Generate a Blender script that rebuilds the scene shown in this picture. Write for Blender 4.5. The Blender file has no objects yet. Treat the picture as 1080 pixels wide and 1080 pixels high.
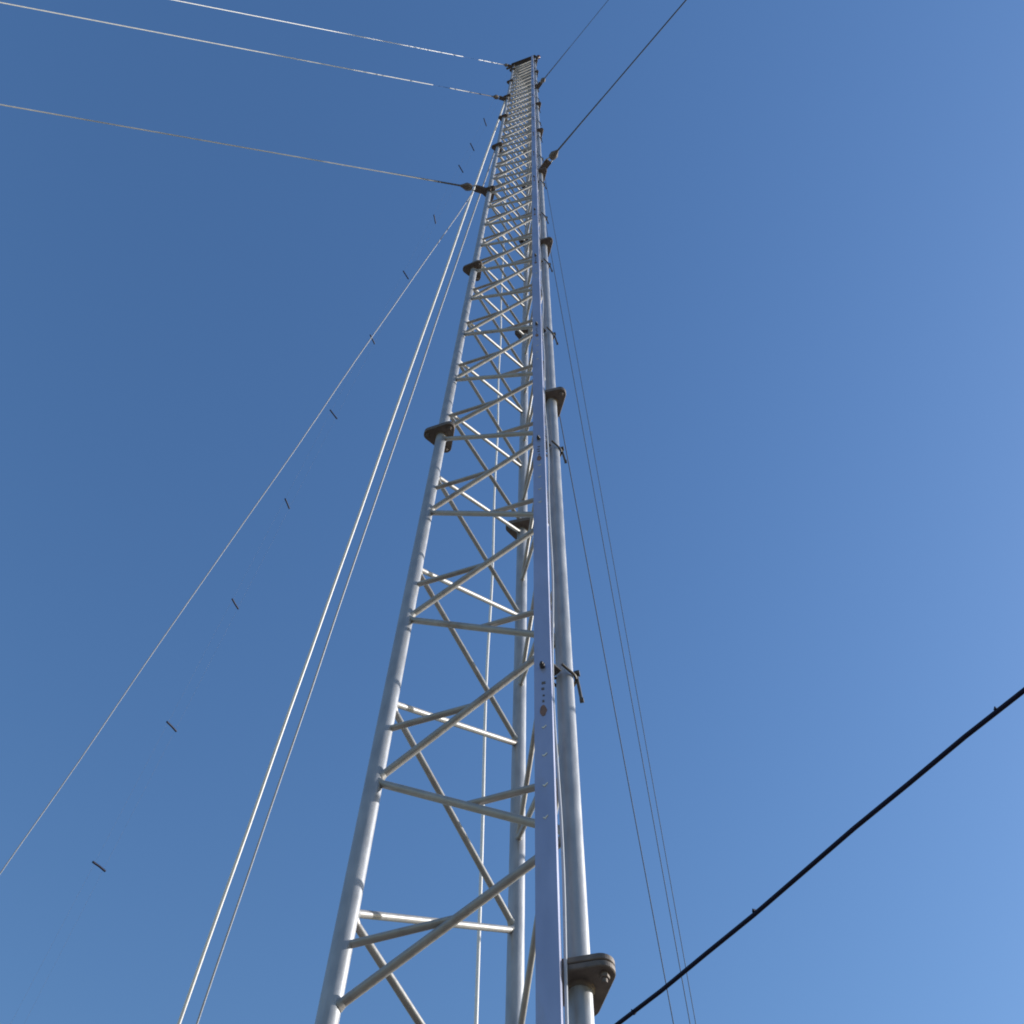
import bpy, bmesh, math, random
from mathutils import Vector, Matrix
random.seed(7)
sc = bpy.context.scene
col = bpy.context.collection
PI = math.pi

# ---------------------------------------------------------------- materials
def mat(name, base, metallic=0.0, rough=0.5, var=0.12, scale=18.0, bump=0.0, dirt=None, dirt_amt=0.0, dirt_scale=4.0, rvar=0.12, streak=(1, 1, 1)):
    m = bpy.data.materials.new(name); m.use_nodes = True
    nt = m.node_tree; N = nt.nodes; L = nt.links
    b = N['Principled BSDF']
    tc = N.new('ShaderNodeTexCoord'); mp = N.new('ShaderNodeMapping'); mp.inputs['Scale'].default_value = streak
    L.new(tc.outputs['Object'], mp.inputs['Vector'])
    n = N.new('ShaderNodeTexNoise'); n.inputs['Scale'].default_value = scale; n.inputs['Detail'].default_value = 6
    L.new(mp.outputs[0], n.inputs['Vector'])
    r = N.new('ShaderNodeValToRGB'); r.color_ramp.elements[0].position = .3; r.color_ramp.elements[1].position = .7
    r.color_ramp.elements[0].color = tuple(c * (1 - var) for c in base) + (1,)
    r.color_ramp.elements[1].color = tuple(min(1, c * (1 + var)) for c in base) + (1,)
    L.new(n.outputs['Fac'], r.inputs[0])
    out = r.outputs[0]
    if dirt:
        n2 = N.new('ShaderNodeTexNoise'); n2.inputs['Scale'].default_value = dirt_scale; n2.inputs['Detail'].default_value = 8; n2.inputs['Roughness'].default_value = .7
        L.new(mp.outputs[0], n2.inputs['Vector'])
        r2 = N.new('ShaderNodeValToRGB'); r2.color_ramp.elements[0].position = .56; r2.color_ramp.elements[1].position = .72
        r2.color_ramp.elements[0].color = (0, 0, 0, 1); r2.color_ramp.elements[1].color = (dirt_amt,) * 3 + (1,)
        L.new(n2.outputs['Fac'], r2.inputs[0])
        mx = N.new('ShaderNodeMix'); mx.data_type = 'RGBA'
        L.new(r2.outputs[0], mx.inputs[0]); L.new(out, mx.inputs[6]); mx.inputs[7].default_value = dirt + (1,)
        out = mx.outputs[2]
        if metallic > 0:
            mm = N.new('ShaderNodeMath'); mm.operation = 'MULTIPLY_ADD'; mm.inputs[1].default_value = -metallic; mm.inputs[2].default_value = metallic
            L.new(r2.outputs[0], mm.inputs[0]); L.new(mm.outputs[0], b.inputs['Metallic'])
    L.new(out, b.inputs['Base Color'])
    if not (dirt and metallic > 0): b.inputs['Metallic'].default_value = metallic
    mr = N.new('ShaderNodeMapRange'); mr.inputs[3].default_value = max(.02, rough - rvar); mr.inputs[4].default_value = min(1, rough + rvar)
    L.new(n.outputs['Fac'], mr.inputs[0]); L.new(mr.outputs[0], b.inputs['Roughness'])
    if bump > 0:
        bp = N.new('ShaderNodeBump'); bp.inputs['Strength'].default_value = bump; bp.inputs['Distance'].default_value = .002
        n3 = N.new('ShaderNodeTexNoise'); n3.inputs['Scale'].default_value = scale * 3; n3.inputs['Detail'].default_value = 4
        L.new(mp.outputs[0], n3.inputs['Vector']); L.new(n3.outputs['Fac'], bp.inputs['Height']); L.new(bp.outputs[0], b.inputs['Normal'])
    return m

GALV = mat('galvanised_steel', (.36, .365, .385), .35, .45, .15, 34, .25, dirt=(.20, .15, .11), dirt_amt=.45, dirt_scale=5, streak=(1, 1, .35))
BRACE = mat('brace_steel', (.35, .34, .335), .25, .48, .12, 26, .3, dirt=(.17, .11, .08), dirt_amt=.6, dirt_scale=7)
RAIL = mat('rail_aluminium', (.42, .44, .58), .5, .38, .10, 14, .15, dirt=(.30, .31, .36), dirt_amt=.5, dirt_scale=9, streak=(1, 1, .3))
RUST = mat('weathered_flange_steel', (.15, .125, .11), .3, .6, .25, 40, .4, dirt=(.10, .045, .025), dirt_amt=.8, dirt_scale=14)
DARK = mat('dark_steel', (.085, .078, .075), .4, .5, .2, 40, .3)
DWIRE = mat('dark_strand', (.06, .075, .11), .0, .7, .1, 30)  # darker strand tone for the right and back guys
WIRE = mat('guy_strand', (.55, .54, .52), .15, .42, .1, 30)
GREYJ = mat('grey_jacket', (.42, .44, .50), 0, .5, .1, 9)
WHITE = mat('white_jacket', (.80, .78, .76), 0, .42, .07, 9)
CREAM = mat('painted_sunlight', (.80, .78, .68), 0, .6, .05, 30)  # pale tone stands in for sunlight caught in the rail notches
RSTAIN = mat('rust_stain', (.22, .13, .105), 0, .85, .3, 60)
BLACK = mat('black_jacket', (.004, .006, .030), 0, .5, .2, 12)
BLACK.node_tree.nodes['Principled BSDF'].inputs['Specular IOR Level'].default_value = .2
CERAM = mat('insulator_glaze', (.08, .14, .30), 0, .9, .1, 20)
CERAM.node_tree.nodes['Principled BSDF'].inputs['Specular IOR Level'].default_value = .1
LAMP = mat('red_lens', (.16, .03, .02), 0, .3, .1, 20)
SOIL = mat('dry_soil', (.14, .115, .09), 0, .95, .25, 1.2, 0, dirt=(.07, .075, .04), dirt_amt=.8, dirt_scale=.25)

# ---------------------------------------------------------------- helpers
def tube(bm, pts, r, n=16, caps=True):
    """round tube through the points"""
    pts = [Vector(p) for p in pts]; rings = []
    ref = None
    for i, p in enumerate(pts):
        if i == 0: t = pts[1] - p
        elif i == len(pts) - 1: t = p - pts[i - 1]
        else: t = (pts[i + 1] - p).normalized() + (p - pts[i - 1]).normalized()
        t.normalize()
        if ref is None: ref = Vector((0, 0, 1)) if abs(t.z) < .9 else Vector((1, 0, 0))
        a = (ref - t * ref.dot(t)).normalized(); b = t.cross(a); ref = a
        rr = r[i] if isinstance(r, (list, tuple)) else r
        rings.append([bm.verts.new(p + (a * math.cos(2 * PI * k / n) + b * math.sin(2 * PI * k / n)) * rr) for k in range(n)])
    for A, B in zip(rings, rings[1:]):
        for k in range(n):
            f = bm.faces.new((A[k], A[(k + 1) % n], B[(k + 1) % n], B[k])); f.smooth = True
    if caps:                                   # own vertices, so the side keeps its true round normals
        bm.faces.new([bm.verts.new(v.co) for v in rings[0][::-1]]); bm.faces.new([bm.verts.new(v.co) for v in rings[-1]])

def prism(bm, poly, M, h, bev=0.0):
    """extrude a 2-D outline by h along local z of matrix M (slightly bevelled edges)"""
    lay = [(0, bev), (bev, 0), (h - bev, 0), (h, bev)] if bev > 0 else [(0, 0), (h, 0)]
    cx = sum(p[0] for p in poly) / len(poly); cy = sum(p[1] for p in poly) / len(poly); rings = []
    for z, ins in lay:
        ring = []
        for x, y in poly:
            d = math.hypot(x - cx, y - cy) or 1; k = (d - ins) / d
            ring.append(bm.verts.new(M @ Vector((cx + (x - cx) * k, cy + (y - cy) * k, z))))
        rings.append(ring)
    m = len(poly)
    for A, B in zip(rings, rings[1:]):
        for k in range(m): bm.faces.new((A[k], A[(k + 1) % m], B[(k + 1) % m], B[k]))
    bm.faces.new(rings[0][::-1]); bm.faces.new(rings[-1])

def box(bm, M, sx, sy, sz, bev=.0015):
    prism(bm, [(-sx / 2, -sy / 2), (sx / 2, -sy / 2), (sx / 2, sy / 2), (-sx / 2, sy / 2)], M @ Matrix.Translation((0, 0, -sz / 2)), sz, bev)

def frame(o, x, z):
    """matrix at o, local x along x, local z near z"""
    x = Vector(x).normalized(); z = Vector(z); z = (z - x * z.dot(x)).normalized(); y = z.cross(x)
    M = Matrix((x, y, z)).transposed().to_4x4(); M.translation = Vector(o); return M

def obj(name, bm, m, parent=None):
    bmesh.ops.recalc_face_normals(bm, faces=bm.faces)
    me = bpy.data.meshes.new(name); bm.to_mesh(me); bm.free()
    me.materials.append(m)
    o = bpy.data.objects.new(name, me); col.objects.link(o)
    if parent: o.parent = parent; o.matrix_parent_inverse = Matrix.Identity(4); o.location = -world_loc(parent)
    return o

def world_loc(o):
    v = Vector(o.location)
    while o.parent: o = o.parent; v += Vector(o.location)
    return v

def tag(o, label, cat, group=None):
    o['label'] = label; o['category'] = cat
    if group: o['group'] = group
    return o

def thing(name, loc, label, cat, group=None):
    o = bpy.data.objects.new(name, None); col.objects.link(o); o.location = loc; o.empty_display_size = .1
    return tag(o, label, cat, group)

def bm_(): return bmesh.new()

# ---------------------------------------------------------------- ground
bm = bm_()
S = 600; n = 60
vs = [[None] * (n + 1) for _ in range(n + 1)]
for i in range(n + 1):
    for j in range(n + 1):
        x = -S + 2 * S * i / n; y = -S + 2 * S * j / n
        vs[i][j] = bm.verts.new((x, y, 0 if math.hypot(x, y) < 40 else random.uniform(-.4, .1)))
for i in range(n):
    for j in range(n): bm.faces.new((vs[i][j], vs[i + 1][j], vs[i + 1][j + 1], vs[i][j + 1]))
g = obj('ground', bm, SOIL); g['kind'] = 'structure'

# ---------------------------------------------------------------- the mast
PL = Vector((-.3168, 1.7908, 0)); PR = Vector((.1509, 1.6140, 0)); PB = Vector((.0490, 2.2336, 0))
CEN = (PL + PR + PB) / 3
TOP = 28.25
RL = .0225                                   # leg radius
def at(P, z): return Vector((P.x, P.y, z))
mast = thing('guyed_mast', (CEN.x, CEN.y, 0), 'tall grey triangular lattice steel mast of three tubular legs rising into the blue sky', 'mast')

def rounded_tri(R, rc, ang, k=12):
    out = []
    for v in range(3):
        a = ang + v * 2 * PI / 3; cx, cy = (R - rc) * math.cos(a), (R - rc) * math.sin(a)
        for i in range(k + 1):
            b = a - PI / 3 + 2 * PI / 3 * i / k
            out.append((cx + rc * math.cos(b), cy + rc * math.sin(b)))
    return out

for P in (PL, PR, PB):
    bm = bm_(); tube(bm, [at(P, z) for z in (-.05, 5, 10, 15, 20, TOP)], RL, 28)
    leg = obj('leg', bm, GALV, mast)
    out = (P - CEN); ang = math.atan2(out.y, out.x)
    for s in range(1, 10):
        z = 3 * s - .012 - (.075 if P is PL and s == 1 else 0)
        bm = bm_(); M = Matrix.Translation((P.x, P.y, 0))
        a = ang + random.uniform(-.05, .05) + {0: -.16, 1: .13, 2: 0}[(PL, PR, PB).index(P)]
        tri = rounded_tri(.077, .026, a)
        prism(bm, tri, M @ Matrix.Translation((0, 0, z - .0145)), .014, .002)
        prism(bm, tri, M @ Matrix.Translation((0, 0, z + .0008)), .014, .002)
        for v in range(3):
            b = a + v * 2 * PI / 3; c = Vector((P.x + .058 * math.cos(b), P.y + .058 * math.sin(b), 0))
            hexa = [(.0095 * math.cos(i * PI / 3), .0095 * math.sin(i * PI / 3)) for i in range(6)]
            prism(bm, hexa, Matrix.Translation((c.x, c.y, z - .025)), .0102, .001)
            prism(bm, hexa, Matrix.Translation((c.x, c.y, z + .0151)), .009, .001)
            tube(bm, [at(c, z - .034), at(c, z + .024)], .0052, 10)
        # weld collar
        tube(bm, [at(P, z - .023), at(P, z - .0147)], [RL + .001, RL + .006], 20)
        tube(bm, [at(P, z + .015), at(P, z + .023)], [RL + .006, RL + .001], 20)
        obj('joint_flange', bm, RUST, leg)

# lattice: zigzag bars of every face
LN = [.05, .72, 1.48, 2.23, 2.95]; RH = [.37, 1.13, 1.89, 2.64]
LH = [.30, 1.05, 1.81, 2.58];      BN = [.05, .68, 1.45, 2.24, 2.95]
BH = [.27, 1.01, 1.77, 2.51]
def bar(bm, A, B, r, n=12):
    d = (B - A).normalized(); A = A + d * .004; B = B - d * .004
    L = (B - A).length                        # flattened, crimped ends where it is welded to the leg
    tube(bm, [A, B], r, n)
braces = []
for s in range(0, 10):
    z0 = 3 * s
    def seg(P, Q, a, b, r):
        A, B = at(P, z0 + a), at(Q, z0 + b)
        if max(A.z, B.z) < TOP - .02: braces.append((A, B, r))
    for P, Q, N, H, r in ((PL, PR, LN, RH, .0100), (PB, PL, BN, LH, .0090), (PR, PB, LN, BH, .0078)):
        for j in range(4):
            seg(P, Q, N[j], H[j], r); seg(P, Q, N[j + 1], H[j], r)
near = [b for b in braces if min(b[0].z, b[1].z) > 2.99][:96]
rest = [b for b in braces if b not in near]
for A, B, r in near:
    bm = bm_(); bar(bm, A, B, r, 14)
    # small weld fillets
    for C, D in ((A, B), (B, A)):
        d = (D - C).normalized(); tube(bm, [C + d * (RL - .003), C + d * (RL + .009)], [r + .004, r + .0004], 12)
    obj('diagonal_brace', bm, BRACE, mast)
bm = bm_()
for A, B, r in rest: bar(bm, A, B, r, 8)
o = obj('diagonal_brace', bm, BRACE, mast); o['kind'] = 'stuff'
# half-width rungs between a leg and the middle of a diagonal
k = 0
for s in range(1, 10):
    for j in range(4):
        for P, Q, a, b in ((PL, PR, LN[j], RH[j]), (PR, PL, RH[j], LN[j + 1])):
            A = at(P, 0); z = 3 * s + (a + b) / 2
            if z > TOP - .05: continue
            M_ = at((P + Q) / 2, z); A = at(P, z)
            bm = bm_(); bar(bm, A, M_ - (M_ - A).normalized() * .002, .0088, 12)
            obj('rung', bm, BRACE, mast)

# top plate, crossbar and lamp
bm = bm_()
pts = []
for P in (PL, PR, PB):
    d = (P - CEN).normalized()
    for sgn in (-.5, 0, .5):
        q = P - CEN + d * .07; a = math.atan2(q.y, q.x) + sgn * .25; pts.append((q.length * math.cos(a), q.length * math.sin(a)))
pts.sort(key=lambda q: math.atan2(q[1], q[0]))
prism(bm, pts, Matrix.Translation((CEN.x, CEN.y, TOP)), .02, .002)
obj('top_plate', bm, DARK, mast)
bm = bm_()
u = (PR - PL).normalized(); m0 = (PL + PR) / 2
tube(bm, [at(m0 - u * .42, TOP + .10), at(m0 - u * .30, TOP + .045), at(m0, TOP + .045), at(m0 + u * .30, TOP + .06), at(m0 + u * .34, TOP + .12)], .024, 12)
obj('crossbar', bm, DARK, mast)
bm = bm_(); c = m0 + u * .34
tube(bm, [at(c, TOP + .11), at(c, TOP + .13), at(c, TOP + .20), at(c, TOP + .23)], [.03, .045, .042, .012], 16)
obj('warning_lamp', bm, LAMP, mast)

# guy brackets on the legs: lug plates with a clamp band
ANCH = {'L': Vector((-17, -2.65, 0)), 'R': Vector((9.35, -11.78, 0)), 'B': Vector((4.52, 19.48, 0))}
LEGS = {'L': PL, 'R': PR, 'B': PB}
def bracket(P, z, G):
    d = (at(G, 0) - at(P, 0)); d.z = 0; d.normalize()
    bm = bm_()
    tube(bm, [at(P, z - .07), at(P, z + .07)], RL + .008, 20)
    M = frame(at(P, z) + d * .075, d, (0, 0, 1))
    box(bm, M @ Matrix.Translation((0, 0, .022)), .12, .06, .010)
    box(bm, M @ Matrix.Translation((0, 0, -.022)), .12, .06, .010)
    s = Vector((-d.y, d.x, 0))
    for q in (-1, 1):
        tube(bm, [at(P, z + .045 * q) - s * .055, at(P, z + .045 * q) + s * .055], .009, 8)
    tube(bm, [at(P, z - .05) + d * .12, at(P, z + .05) + d * .12], .008, 10)
    obj('guy_bracket', bm, RUST, mast)
    return at(P, z) + d * .12
def guy(P, z, key, label, r=.0045, insul=None):
    G = ANCH[key]
    A = bracket(P, z, G)
    t = thing('guy_wire', A, label, 'guy wire', 'guy wires anchoring the mast')
    d = (G - A).normalized(); side = d.cross(Vector((0, 0, 1))).normalized(); up = side.cross(d)
    # shackle
    bm = bm_(); pts = []
    for i in range(13):
        a = -PI * .5 + PI * i / 12
        pts.append(A + d * (.035 + .03 * math.cos(a)) + side * .022 * math.sin(a))
    pts = [A + side * -.022] + pts + [A + side * .022]
    tube(bm, pts, .006, 8); tube(bm, [A - side * .034, A + side * .034], .0075, 8)
    obj('shackle', bm, WIRE, t)
    # thimble and end grip
    bm = bm_()
    tube(bm, [A + d * x for x in (.055, .075, .115, .16, .19)], [.012, .034, .038, .018, .008], 16)
    obj('thimble', bm, RUST, t)
    bm = bm_(); L = .75 if z < 15 else 1.0; pts = []; n = 40
    tube(bm, [A + d * (.185 + L * i / n) for i in range(n + 1)], [(.0082 - .003 * i / n) * (1.12 if i % 2 else .95) for i in range(n + 1)], 10)
    obj('end_grip', bm, DARK, t)
    bm = bm_()
    n = 24; Ltot = (G - A).length
    pts = [A + d * (.2 + (Ltot - .2) * i / n) - Vector((0, 0, 1)) * .10 * math.sin(PI * i / n) for i in range(n + 1)]
    if insul:                                   # the strand is broken where the long rod insulator carries it
        q, hl = insul
        tube(bm, [A + d * .2, A + d * (q - hl)], r, 8); tube(bm, [A + d * (q + hl)] + pts[2:], r, 8)
    else: tube(bm, pts, r, 8)
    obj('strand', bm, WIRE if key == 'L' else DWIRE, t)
    if insul:
        bm = bm_(); c = A + d * q
        tube(bm, [c + d * x for x in (-hl - .03, -hl, -hl + .03, hl - .03, hl, hl + .03)], [.004, .005, .0035, .0035, .005, .004], 12)
        obj('insulator', bm, CERAM, t)
    return t
guy(PL, 12.0, 'L', 'lowest of the three pale guy wires running left, with a dark cone at its end', .0048)
guy(PL, 20.6, 'L', 'middle bright guy wire of the three running left from the mast', .0068, insul=(1.43, .19))
guy(PL, 28.0, 'L', 'topmost bright guy wire running left from the very tip of the mast', .0078, insul=(1.55, .30))
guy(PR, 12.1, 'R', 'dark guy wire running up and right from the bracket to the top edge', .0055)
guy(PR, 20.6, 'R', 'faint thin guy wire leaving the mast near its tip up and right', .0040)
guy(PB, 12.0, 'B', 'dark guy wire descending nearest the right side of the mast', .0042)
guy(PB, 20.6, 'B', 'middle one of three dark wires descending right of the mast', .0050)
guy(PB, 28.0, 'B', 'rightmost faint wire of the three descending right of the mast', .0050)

# ---------------------------------------------------------------- climbing rail bolted in front of the right leg
RX = Vector((.090, 1.540, 0))
un = Vector((-.25, -.968, 0)).normalized()       # face normal, towards the open side
ur = Vector((-un.y, un.x, 0)); ur = ur if ur.x > 0 else -ur
bm = bm_()
W, D, T = .0430, .022, .003
prof = [(-W / 2, 0), (W / 2, 0), (W / 2, -D), (W / 2 - .009, -D), (W / 2 - .009, -D + T), (W / 2 - T, -D + T), (W / 2 - T, -T), (-W / 2 + T, -T), (-W / 2 + T, -D + T), (-W / 2 + .009, -D + T), (-W / 2 + .009, -D), (-W / 2, -D)]
M0 = Matrix((ur, un, Vector((0, 0, 1)))).transposed().to_4x4(); M0.translation = RX
zs = [.3 + i * 1.5 + .87 for i in range(-1, 19)]
zl = [.3, 2.37] 
zlist = [.3]; z = 2.37
while z < TOP: zlist.append(z); z += .5
zlist.append(TOP - .05)
rings = []
for z in zlist:
    w = random.uniform(-.0008, .0008)
    rings.append([bm.verts.new(M0 @ Vector((x + w, y, z))) for x, y in prof])
for A, B in zip(rings, rings[1:]):
    for i in range(len(prof)): bm.faces.new((A[i], A[(i + 1) % 12], B[(i + 1) % 12], B[i]))
bm.faces.new(rings[0]); bm.faces.new(rings[-1][::-1])
rail = obj('climbing_rail', bm, RAIL, mast)
rail['label'] = 'flat blue-grey rail running up the front of the mast'
for zc in [3.93 + 1.5 * i for i in range(0, 16)]:
    # bracket arm + u-bolt round the leg
    bm = bm_()
    q = at(PR, zc); a = RX + Vector((0, 0, zc)) - un * .024
    dv = (q - a); dv.z = 0; Ld = dv.length; dvn = dv.normalized(); sd = Vector((-dvn.y, dvn.x, 0))
    M = frame(a + dvn * (Ld / 2 - .014), dvn, (0, 0, 1)); box(bm, M, Ld - .026, .030, .006)
    pts = []
    for i in range(15):
        t_ = -PI / 2 + PI * i / 14
        pts.append(q + dvn * (RL + .006) * math.cos(t_) + sd * (RL + .006) * math.sin(t_))
    pts = [pts[0] - dvn * .040] + pts + [pts[-1] - dvn * .040]
    tube(bm, pts, .004, 8)
    # long clamp bolt sticking out to the right, tilted
    e = ur * .046
    b0 = q + e * .66 + Vector((0, 0, .018)); b1 = q + e * random.uniform(.9, 1.05) + Vector((0, .03, random.uniform(-.06, -.035)))
    tube(bm, [q - e * .65 - un * -.01, b0], .0034, 8); tube(bm, [b0, b1], .0044, 8)
    tube(bm, [b0 - e * .1, b0 + e * .2], .0085, 6); tube(bm, [b1 - e * .1, b1 + e * .12], .007, 6)
    obj('leg_clamp', bm, DARK, rail)
    bm = bm_(); M = M0 @ Matrix.Translation((0, 0, zc - .05))
    c = RX + Vector((0, 0, zc - .055))
    tube(bm, [c + un * .0005, c + un * .010], .0075, 6); tube(bm, [c + un * .010, c + un * .016], .004, 8)
    obj('rail_bolt', bm, DARK, rail)
    # row of short dark slots, a rust patch and pale ticks painted as sunlit notches
    bm = bm_()
    for i in range(4):
        box(bm, M0 @ Matrix.Translation((random.uniform(-.002, .002), .0006, zc - .125 - .024 * i + random.uniform(-.003, .003))), random.uniform(.005, .010), .0012, random.uniform(.004, .009), .0002)
    obj('slot_mark', bm, RUST, rail)
    bm = bm_()
    poly = [((.0085 + random.uniform(-.0015, .0015)) * math.cos(a_ * PI / 7), (.021 + random.uniform(-.003, .003)) * math.sin(a_ * PI / 7)) for a_ in range(14)]
    Mf = frame(RX + un * .0004 + Vector((0, 0, zc - .235)), ur, un); prism(bm, [(x, y) for x, y in poly], Mf, .0008)
    obj('rust_patch', bm, RSTAIN, rail)
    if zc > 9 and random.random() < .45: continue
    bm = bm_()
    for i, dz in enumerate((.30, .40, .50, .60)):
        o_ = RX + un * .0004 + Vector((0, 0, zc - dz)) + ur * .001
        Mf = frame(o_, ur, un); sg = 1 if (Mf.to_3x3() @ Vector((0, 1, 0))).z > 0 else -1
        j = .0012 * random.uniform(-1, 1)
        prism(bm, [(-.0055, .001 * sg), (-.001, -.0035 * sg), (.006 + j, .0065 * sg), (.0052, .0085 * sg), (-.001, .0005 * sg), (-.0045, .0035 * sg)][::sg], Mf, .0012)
    obj('painted_sun_tick', bm, CREAM, rail)

# ---------------------------------------------------------------- cables
def cable(name, pts, r, m, label, cat, group=None, n=10):
    bm = bm_(); tube(bm, pts, r, n)
    return tag(obj(name, bm, m), label, cat, group)
def lerp_pts(A, B, n, wob=0.0, sag=0.0, ph=0.0):
    A, B = Vector(A), Vector(B); d = (B - A).normalized(); s = d.cross(Vector((.3, .2, 1))).normalized(); u_ = s.cross(d)
    out = []
    for i in range(n + 1):
        t = i / n
        w = wob * (math.sin(t * 37 + ph) + .6 * math.sin(t * 71 + 1.3 * ph))
        v = wob * (math.cos(t * 29 + ph) + .5 * math.sin(t * 83))
        out.append(A + (B - A) * t + s * w + u_ * v - Vector((0, 0, 1)) * sag * 4 * t * (1 - t))
    return out
# two thick white lines and one thin one falling away to the lower left
cable('hanging_cable', lerp_pts(at(PL, 20.6) + Vector((-.03, 0, 0)), (-3.91, 11.34, 0), 60, .002), .0155, WHITE, 'thickest white cable slanting from the upper mast to the bottom edge, left of its twin', 'cable', 'pale lines falling left from the mast')
cable('hanging_cable', lerp_pts(at(PL, 14.7) + Vector((-.03, 0, 0)), (-3.76, 11.40, 0), 60, .002), .0085, GREYJ, 'second slanting grey cable, between the thickest white one and the mast', 'cable', 'pale lines falling left from the mast')
cable('hanging_line', lerp_pts(at(PL, 12.0) + Vector((-.15, 0, 0)), (-6.765, 9.78, 0), 50, .003), .0042, GREYJ, 'thin pale line falling from the guy bracket down to the left edge', 'line', 'pale lines falling left from the mast')
# ladder line: two hair-thin wires with dark spreaders
A = Vector((PL.x, PL.y, 28.0)); B = Vector((-5.54, 10.64, 0)); d = (B - A).normalized()
t = thing('ladder_line', A, 'row of short dark sticks strung on a hair-thin line left of the mast', 'antenna line')
sd = Vector((.43, .80, -.40)); f0 = Vector((0, .439, .898)); sd = (sd - f0 * (sd.dot(d) / f0.dot(d))).normalized()
bm = bm_()
for q in (-1, 1): tube(bm, [A + sd * .07 * q, B + sd * .07 * q], .0005, 5)
obj('wire_pair', bm, DARK, t)
for tt in (.099, .1385, .17075, .238, .3025, .3665, .42975, .493, .552, .61125, .666):
    c = A + (B - A) * tt; tw = random.uniform(-.25, .25)
    s_ = (sd * math.cos(tw) + d.cross(sd) * math.sin(tw))
    bm = bm_(); tube(bm, [c - s_ * .085, c + d * random.uniform(-.004, .004), c + s_ * .085], .0105, 8)
    obj('spreader', bm, BLACK, t)
# white cord inside / behind the mast
cable('white_cord', lerp_pts(at(PL, 20.5) + Vector((.03, .03, 0)), (0.0, 2.81, 0), 160, .0045, 0, 1.0), .0058, WHITE, 'thin white cord hanging almost straight down, seen through the lattice', 'cord')
# wavy feed cables tied beside the rail
def wavy(x0, off, ph, r, z1):
    pts = []; z = .4
    while z < z1:
        w = .0030 * math.sin(z * 6.1 + ph) + .0025 * math.sin(z * 2.7 + 2 * ph)
        pts.append(RX + ur * (x0 + w) - un * (off + .004 * math.sin(z * 4.3 + ph)) + Vector((0, 0, z))); z += .08
    return pts
cable('feed_cable', wavy(.0265, .022, 0.4, .0032, 27.5), .0032, GREYJ, 'wavy thin cable running up between the blue-grey rail and the right leg', 'cable', 'thin cables tied along the rail', 8)
cable('feed_cable', wavy(-.027, .060, 2.0, .0034, 24), .0034, WHITE, 'wavy thin cable peeping out along the left edge of the blue-grey rail', 'cable', 'thin cables tied along the rail', 8)
# thick black cable crossing in front at lower right
A = Vector((-7.0, 13.9, 4.9)); B = Vector((9.2, -8.45, 5.0))
P0 = Vector((.48, 3.59, 4.5)); P1 = Vector((1.65, 1.98, 4.5)); dd = (P1 - P0).normalized()
mid = (P0 + P1) / 2; pts = []
t = thing('overhead_cable', mid, 'thick black cable running diagonally across the lower right corner', 'cable')
for i in range(-60, 61):
    x = i * .25; wob = .006 * math.sin(x * 4.1) + .003 * math.sin(x * 11)
    pts.append(mid + dd * x + Vector((0, 0, .0022 * x * x + wob - .002)))
bm = bm_(); tube(bm, pts, .0084, 14); obj('jacket', bm, BLACK, t)
def tie(x):
    c = mid + dd * x + Vector((0, 0, .0022 * x * x)); bm = bm_()
    tube(bm, [c - dd * .005, c + dd * .005], .0096, 14)
    s = dd.cross(Vector((0, 0, 1))).normalized()
    e = -s if (-s).x < 0 else s
    tube(bm, [c + e * .010, c + e * .016 + dd * .006], .0025, 6)
    obj('cable_tie', bm, BLACK, t)
for P in ((.53, 3.52), (.92, 2.98), (1.585, 2.07)):
    tie((Vector((P[0], P[1], 4.5)) - mid).dot(dd))

# ---------------------------------------------------------------- light
EL, AZ = math.radians(24), math.radians(9)
sv = Vector((math.cos(AZ) * math.cos(EL), math.sin(AZ) * math.cos(EL), math.sin(EL)))
w = bpy.data.worlds.new('World'); sc.world = w; w.use_nodes = True
nt = w.node_tree; bg = nt.nodes['Background']
sky = nt.nodes.new('ShaderNodeTexSky'); sky.sky_type = 'NISHITA'; sky.sun_disc = False
sky.sun_elevation = EL; sky.sun_rotation = PI / 2 - AZ
sky.altitude = 0; sky.air_density = 1.6; sky.dust_density = .7; sky.ozone_density = 3.6
hs = nt.nodes.new('ShaderNodeHueSaturation'); hs.inputs['Saturation'].default_value = 1.20; hs.inputs['Hue'].default_value = .510
nt.links.new(sky.outputs[0], hs.inputs['Color']); nt.links.new(hs.outputs[0], bg.inputs[0]); bg.inputs[1].default_value = .150
ld = bpy.data.lights.new('sun', 'SUN'); ld.energy = 4.7; ld.angle = math.radians(.5); ld.color = (1, .97, .92)
lo = bpy.data.objects.new('sun', ld); col.objects.link(lo); lo.rotation_euler = (-sv).to_track_quat('-Z', 'Y').to_euler(); lo.location = (30, 10, 30)

# ---------------------------------------------------------------- camera
cd = bpy.data.cameras.new('camera'); cam = bpy.data.objects.new('camera', cd); col.objects.link(cam)
th, ro = 1.11598, .035229
F = Vector((0, math.cos(th), math.sin(th))); U0 = Vector((0, -math.sin(th), math.cos(th))); R0 = Vector((1, 0, 0))
R = R0 * math.cos(ro) + U0 * math.sin(ro); U = -R0 * math.sin(ro) + U0 * math.cos(ro)
M = Matrix((R, U, -F)).transposed().to_4x4(); M.translation = Vector((0, 0, 1.6)); cam.matrix_world = M
cd.sensor_width = 36; cd.sensor_fit = 'HORIZONTAL'; cd.lens = 36 * 1150 / 1080; cd.clip_start = .05; cd.clip_end = 3000
sc.camera = cam
sc.view_settings.view_transform = 'Standard'; sc.view_settings.look = 'None'; sc.view_settings.exposure = .17; sc.view_settings.gamma = 1
sc.render.film_transparent = False
sc.cycles.filter_width = 1.9              # a soft phone-camera pixel
